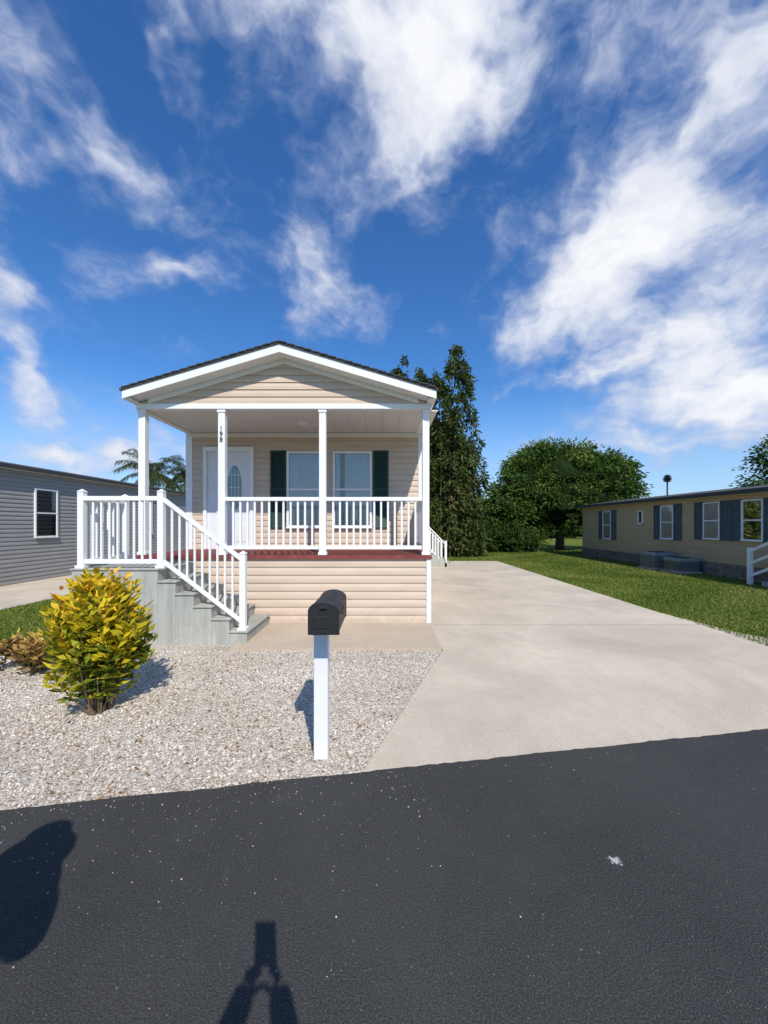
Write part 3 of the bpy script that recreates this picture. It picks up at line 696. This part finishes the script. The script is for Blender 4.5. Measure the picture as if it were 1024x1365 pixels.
# ---------------------------------------------------------------- people
def skinfig(name,joints,edges,mats,parent,root):
    me=bpy.data.meshes.new(name); ks=list(joints); idx={k:i for i,k in enumerate(ks)}
    me.from_pydata([joints[k][0] for k in ks],[(idx[a],idx[c]) for a,c in edges],[])
    o=bpy.data.objects.new(name,me); finish(o,parent)
    o.modifiers.new('skin','SKIN')
    sv=me.skin_vertices[0].data
    for k in ks:
        r=joints[k][1]; sv[idx[k]].radius=(r,r) if not isinstance(r,tuple) else r
    sv[idx[root]].use_root=True
    s=o.modifiers.new('sub','SUBSURF'); s.levels=2; s.render_levels=2
    me.materials.append(mats); return o
def person(name,x,y,h,pose,hat=False):
    E=empty(name,(x,y,0)); k=h/1.72
    J={'pelvis':((x,y,.95*k),.145),'waist':((x,y,1.12*k),.14),'chest':((x,y,1.30*k),.165),'neck0':((x,y,1.44*k),.08),'neck':((x,y+.01,1.50*k),.055),
       'head0':((x,y+.02,1.57*k),.085),'head':((x,y+.02,1.64*k),.09),'crown':((x,y+.01,1.685*k),.06)}
    ED=[('pelvis','waist'),('waist','chest'),('chest','neck0'),('neck0','neck'),('neck','head0'),('head0','head'),('head','crown')]
    for s,n in((-1,'l'),(1,'r')):
        J.update({'hip'+n:((x+s*.10,y,.86*k),.095),'knee'+n:((x+s*.12,y+.02,.48*k),.062),'ank'+n:((x+s*.13,y-.01,.09*k),.042),'toe'+n:((x+s*.15,y+.16,.05),.035)})
        ED+= [('pelvis','hip'+n),('hip'+n,'knee'+n),('knee'+n,'ank'+n),('ank'+n,'toe'+n)]
        sh,el,wr,ha=pose[n]
        J.update({'sh'+n:(sh,.075),'el'+n:(el,.062),'wr'+n:(wr,.045),'ha'+n:(ha,.038)})
        ED+= [('neck0','sh'+n),('sh'+n,'el'+n),('el'+n,'wr'+n),('wr'+n,'ha'+n)]
    skinfig('body',J,ED,M['cloth1'],E,'pelvis')
    for s,n in((-1,'l'),(1,'r')):
        ha=Vector(pose[n][3]); wr=Vector(pose[n][2]); d=(ha-wr).normalized(); side=d.cross(Vector((0,0,1)) if abs(d.z)<.8 else Vector((0,1,0))).normalized()
        perp=d.cross(side)
        for f in range(4):
            o=perp*((f-1.5)*.020); p0=ha+o*.8; Lf=(.032,.038,.036,.028)[f]
            inw=side*s*-1
            JJ={'a':(tuple(p0),.009),'b':(tuple(p0+d*Lf+o*.2),.0085),'c':(tuple(p0+d*(Lf*1.2)+inw*.022),.007)}
            skinfig('finger_%d_%s'%(f+1,n),JJ,[('a','b'),('b','c')],M['skin'],E,'a')
        JJ={'a':(tuple(ha-d*.01),.011),'b':(tuple(ha+side*-s*.03+perp*.02),.010),'c':(tuple(ha+side*-s*.045+perp*.02+d*.02),.008)}
        skinfig('thumb_'+n,JJ,[('a','b'),('b','c')],M['skin'],E,'a')
    if hat:
        b=MB(); z=1.60*k; b.tube((x,y+.02,z+.02),(x,y+.02,z+.035),.165,.155,28); b.tube((x,y+.02,z+.035),(x,y+.02,z+.15),.112,.10,20); b.tube((x,y+.02,z+.15),(x,y+.02,z+.175),.10,.06,20); b.obj('shadow_hat',M['straw'],E)  # unseen hat, added to widen the cast shadow of the head
    return E
px_,py_=.03,-.50
PH=person('photographer',px_,py_,1.70,{'l':((px_-.19,py_,1.38),(px_-.21,py_+.22,1.20),(px_-.085,-.14,1.40),(px_-.052,-.085,1.465)),
                                     'r':((px_+.19,py_,1.38),(px_+.21,py_+.22,1.20),(px_+.085,-.14,1.40),(px_+.052,-.085,1.465))})
b=MB(); b.box(-.022,.060,-.026,-.016,1.455,1.612); b.obj('phone',M['black'],PH,bevel=.003)
bx,by=-1.17,.22
person('bystander',bx,by,1.76,{'l':((bx-.20,by,1.45),(bx-.27,by-.02,1.17),(bx-.15,by+.12,1.36),(bx-.07,by+.15,1.46)),
                              'r':((bx+.18,by,1.45),(bx+.20,by+.04,1.20),(bx+.11,by+.13,1.42),(bx+.06,by+.15,1.50))},hat=True)

# ---------------------------------------------------------------- light
sun=bpy.data.lights.new('sun','SUN'); sun.energy=4.4; sun.angle=math.radians(.5); sun.color=(1,.95,.87)
so=bpy.data.objects.new('sun',sun); COL.objects.link(so)
d=Vector((-math.sin(AZ)*math.cos(EL),math.cos(AZ)*math.cos(EL),-math.sin(EL)))
so.rotation_euler=d.to_track_quat('-Z','Y').to_euler(); so.location=(5,-10,12)

W=bpy.data.worlds.new("World"); S.world=W; W.use_nodes=True; t=NT(W.node_tree)
try:
    W.cycles.sampling_method='MANUAL'; W.cycles.sample_map_resolution=256
except Exception: pass
bg=t.n['Background']
sky=t.new('ShaderNodeTexSky'); sky.sky_type='NISHITA'; sky.sun_disc=False; sky.sun_elevation=EL; sky.sun_rotation=math.pi-AZ
sky.air_density=1.0; sky.dust_density=.5; sky.ozone_density=3.0
tc=t.new('ShaderNodeTexCoord'); dr=tc.outputs['Generated']
hsv=t.new('ShaderNodeHueSaturation'); hsv.inputs['Saturation'].default_value=1.18; hsv.inputs['Value'].default_value=1.0; t.link(sky.outputs[0],hsv.inputs['Color'])
skyc=t.mix(1,hsv.outputs[0],(.78,1.10,1.40,1),'MULTIPLY')
sep=t.new('ShaderNodeSeparateXYZ'); t.link(dr,sep.inputs[0])
den=t.math('ADD',t.math('MAXIMUM',sep.outputs[2],0),.25)
cmb=t.new('ShaderNodeCombineXYZ'); t.put(cmb.inputs[0],t.math('DIVIDE',sep.outputs[0],den)); t.put(cmb.inputs[1],t.math('DIVIDE',sep.outputs[1],den))
mp=t.new('ShaderNodeMapping'); t.link(cmb.outputs[0],mp.inputs[0]); mp.inputs['Rotation'].default_value=(0,0,math.radians(38)); mp.inputs['Scale'].default_value=(1.2,.8,1)
# billow noise in direction space (flattened toward the horizon) + wispy layer on the cloud plane
dq=t.vm('MULTIPLY',dr,(1,1,1.7))
wn2=t.noise(dr,3.6,4,.6)
dqw=t.vm('ADD',dq,t.vm('SCALE',t.vm('SUBTRACT',wn2.outputs[1],(.5,.5,.5)),scale=.22))
f1=t.noise(dqw,3.1,10,.60,.25); f2=t.noise(mp.outputs[0],2.6,7,.60,.6); f3=t.noise(dqw,10,6,.65,0)
wd=t.vm('ADD',dr,t.vm('SCALE',t.vm('SUBTRACT',wn2.outputs[1],(.5,.5,.5)),scale=.40))
blobs=[(440,30,-60,170,120,.46),(540,125,50,200,90,.80),(690,50,-10,170,75,.44),(50,110,-35,170,110,.42),(185,190,-25,100,55,.42),(250,60,-60,80,30,.42),
 (515,425,5,100,48,.62),(400,340,-45,100,50,.38),(900,260,50,270,130,.66),(990,440,40,190,110,.70),(990,60,30,120,70,.45),(740,400,35,140,50,.5),
 (35,450,-50,120,55,.70),(60,600,-8,190,40,.66),(1000,525,0,140,34,.6),(850,605,0,220,30,.5),(215,355,-10,55,32,.4),(780,490,5,120,16,.4)]
tot=None
for (bxp,byp,an,ra,rb,st) in blobs:
    u=(bxp-512)/512;v=(700-byp)/512; c=Vector((u,1,v)); k=(1/c.length)**1.4; c.normalize()
    r=c.cross(Vector((0,0,1))).normalized(); up=r.cross(c); a=math.radians(an)
    A_=r*math.cos(a)+up*math.sin(a); B_=-r*math.sin(a)+up*math.cos(a)
    ra_=ra/512*k;rb_=rb/512*k
    cm=t.new('ShaderNodeCombineXYZ')
    t.link(t.vm('DOT_PRODUCT',wd,tuple(A_/ra_)),cm.inputs[0]); t.link(t.vm('DOT_PRODUCT',wd,tuple(B_/rb_)),cm.inputs[1])
    q=t.vm('DOT_PRODUCT',cm.outputs[0],cm.outputs[0])
    e=t.math('MULTIPLY',t.math('POWER',math.exp(-1),q),st)
    tot=e if tot is None else t.math('ADD',tot,e)
tot=t.math('MINIMUM',tot,.9)
ctr=lambda n,k: t.math('MULTIPLY',t.math('SUBTRACT',n.outputs[0],.5),k)
ff=t.math('ADD',t.math('ADD',ctr(f1,2.3),ctr(f2,.75)),ctr(f3,.55))
dens=t.math('ADD',tot,ff)
al=t.mr(dens,.06,.85,0,1,smooth=True); al=t.math('MULTIPLY',al,.96)
hz=t.mr(sep.outputs[2],.0,.34,.6,0,smooth=True)
skyc=t.mix(hz,skyc,(4.4,5.9,8.0,1))
ccol=t.mix(t.mr(dens,.3,1.05),(3.9,4.6,6.5,1),(8.3,8.4,8.6,1))
# soft grey-lavender undersides
ccol=t.mix(t.mr(f3.outputs[0],.52,.7,0,.35),ccol,(5.0,5.3,6.3,1))
fin=t.mix(al,skyc,ccol)
t.link(fin,bg.inputs[0]); bg.inputs[1].default_value=.118

# ---------------------------------------------------------------- camera
cam=bpy.data.cameras.new('camera'); co=bpy.data.objects.new('camera',cam); COL.objects.link(co)
co.location=(0,0,1.6); co.rotation_euler=(math.pi/2,0,0); cam.sensor_fit='HORIZONTAL'; cam.sensor_width=36; cam.lens=18; cam.shift_y=17.5/1024
cam.clip_start=.01; cam.clip_end=2000
S.camera=co
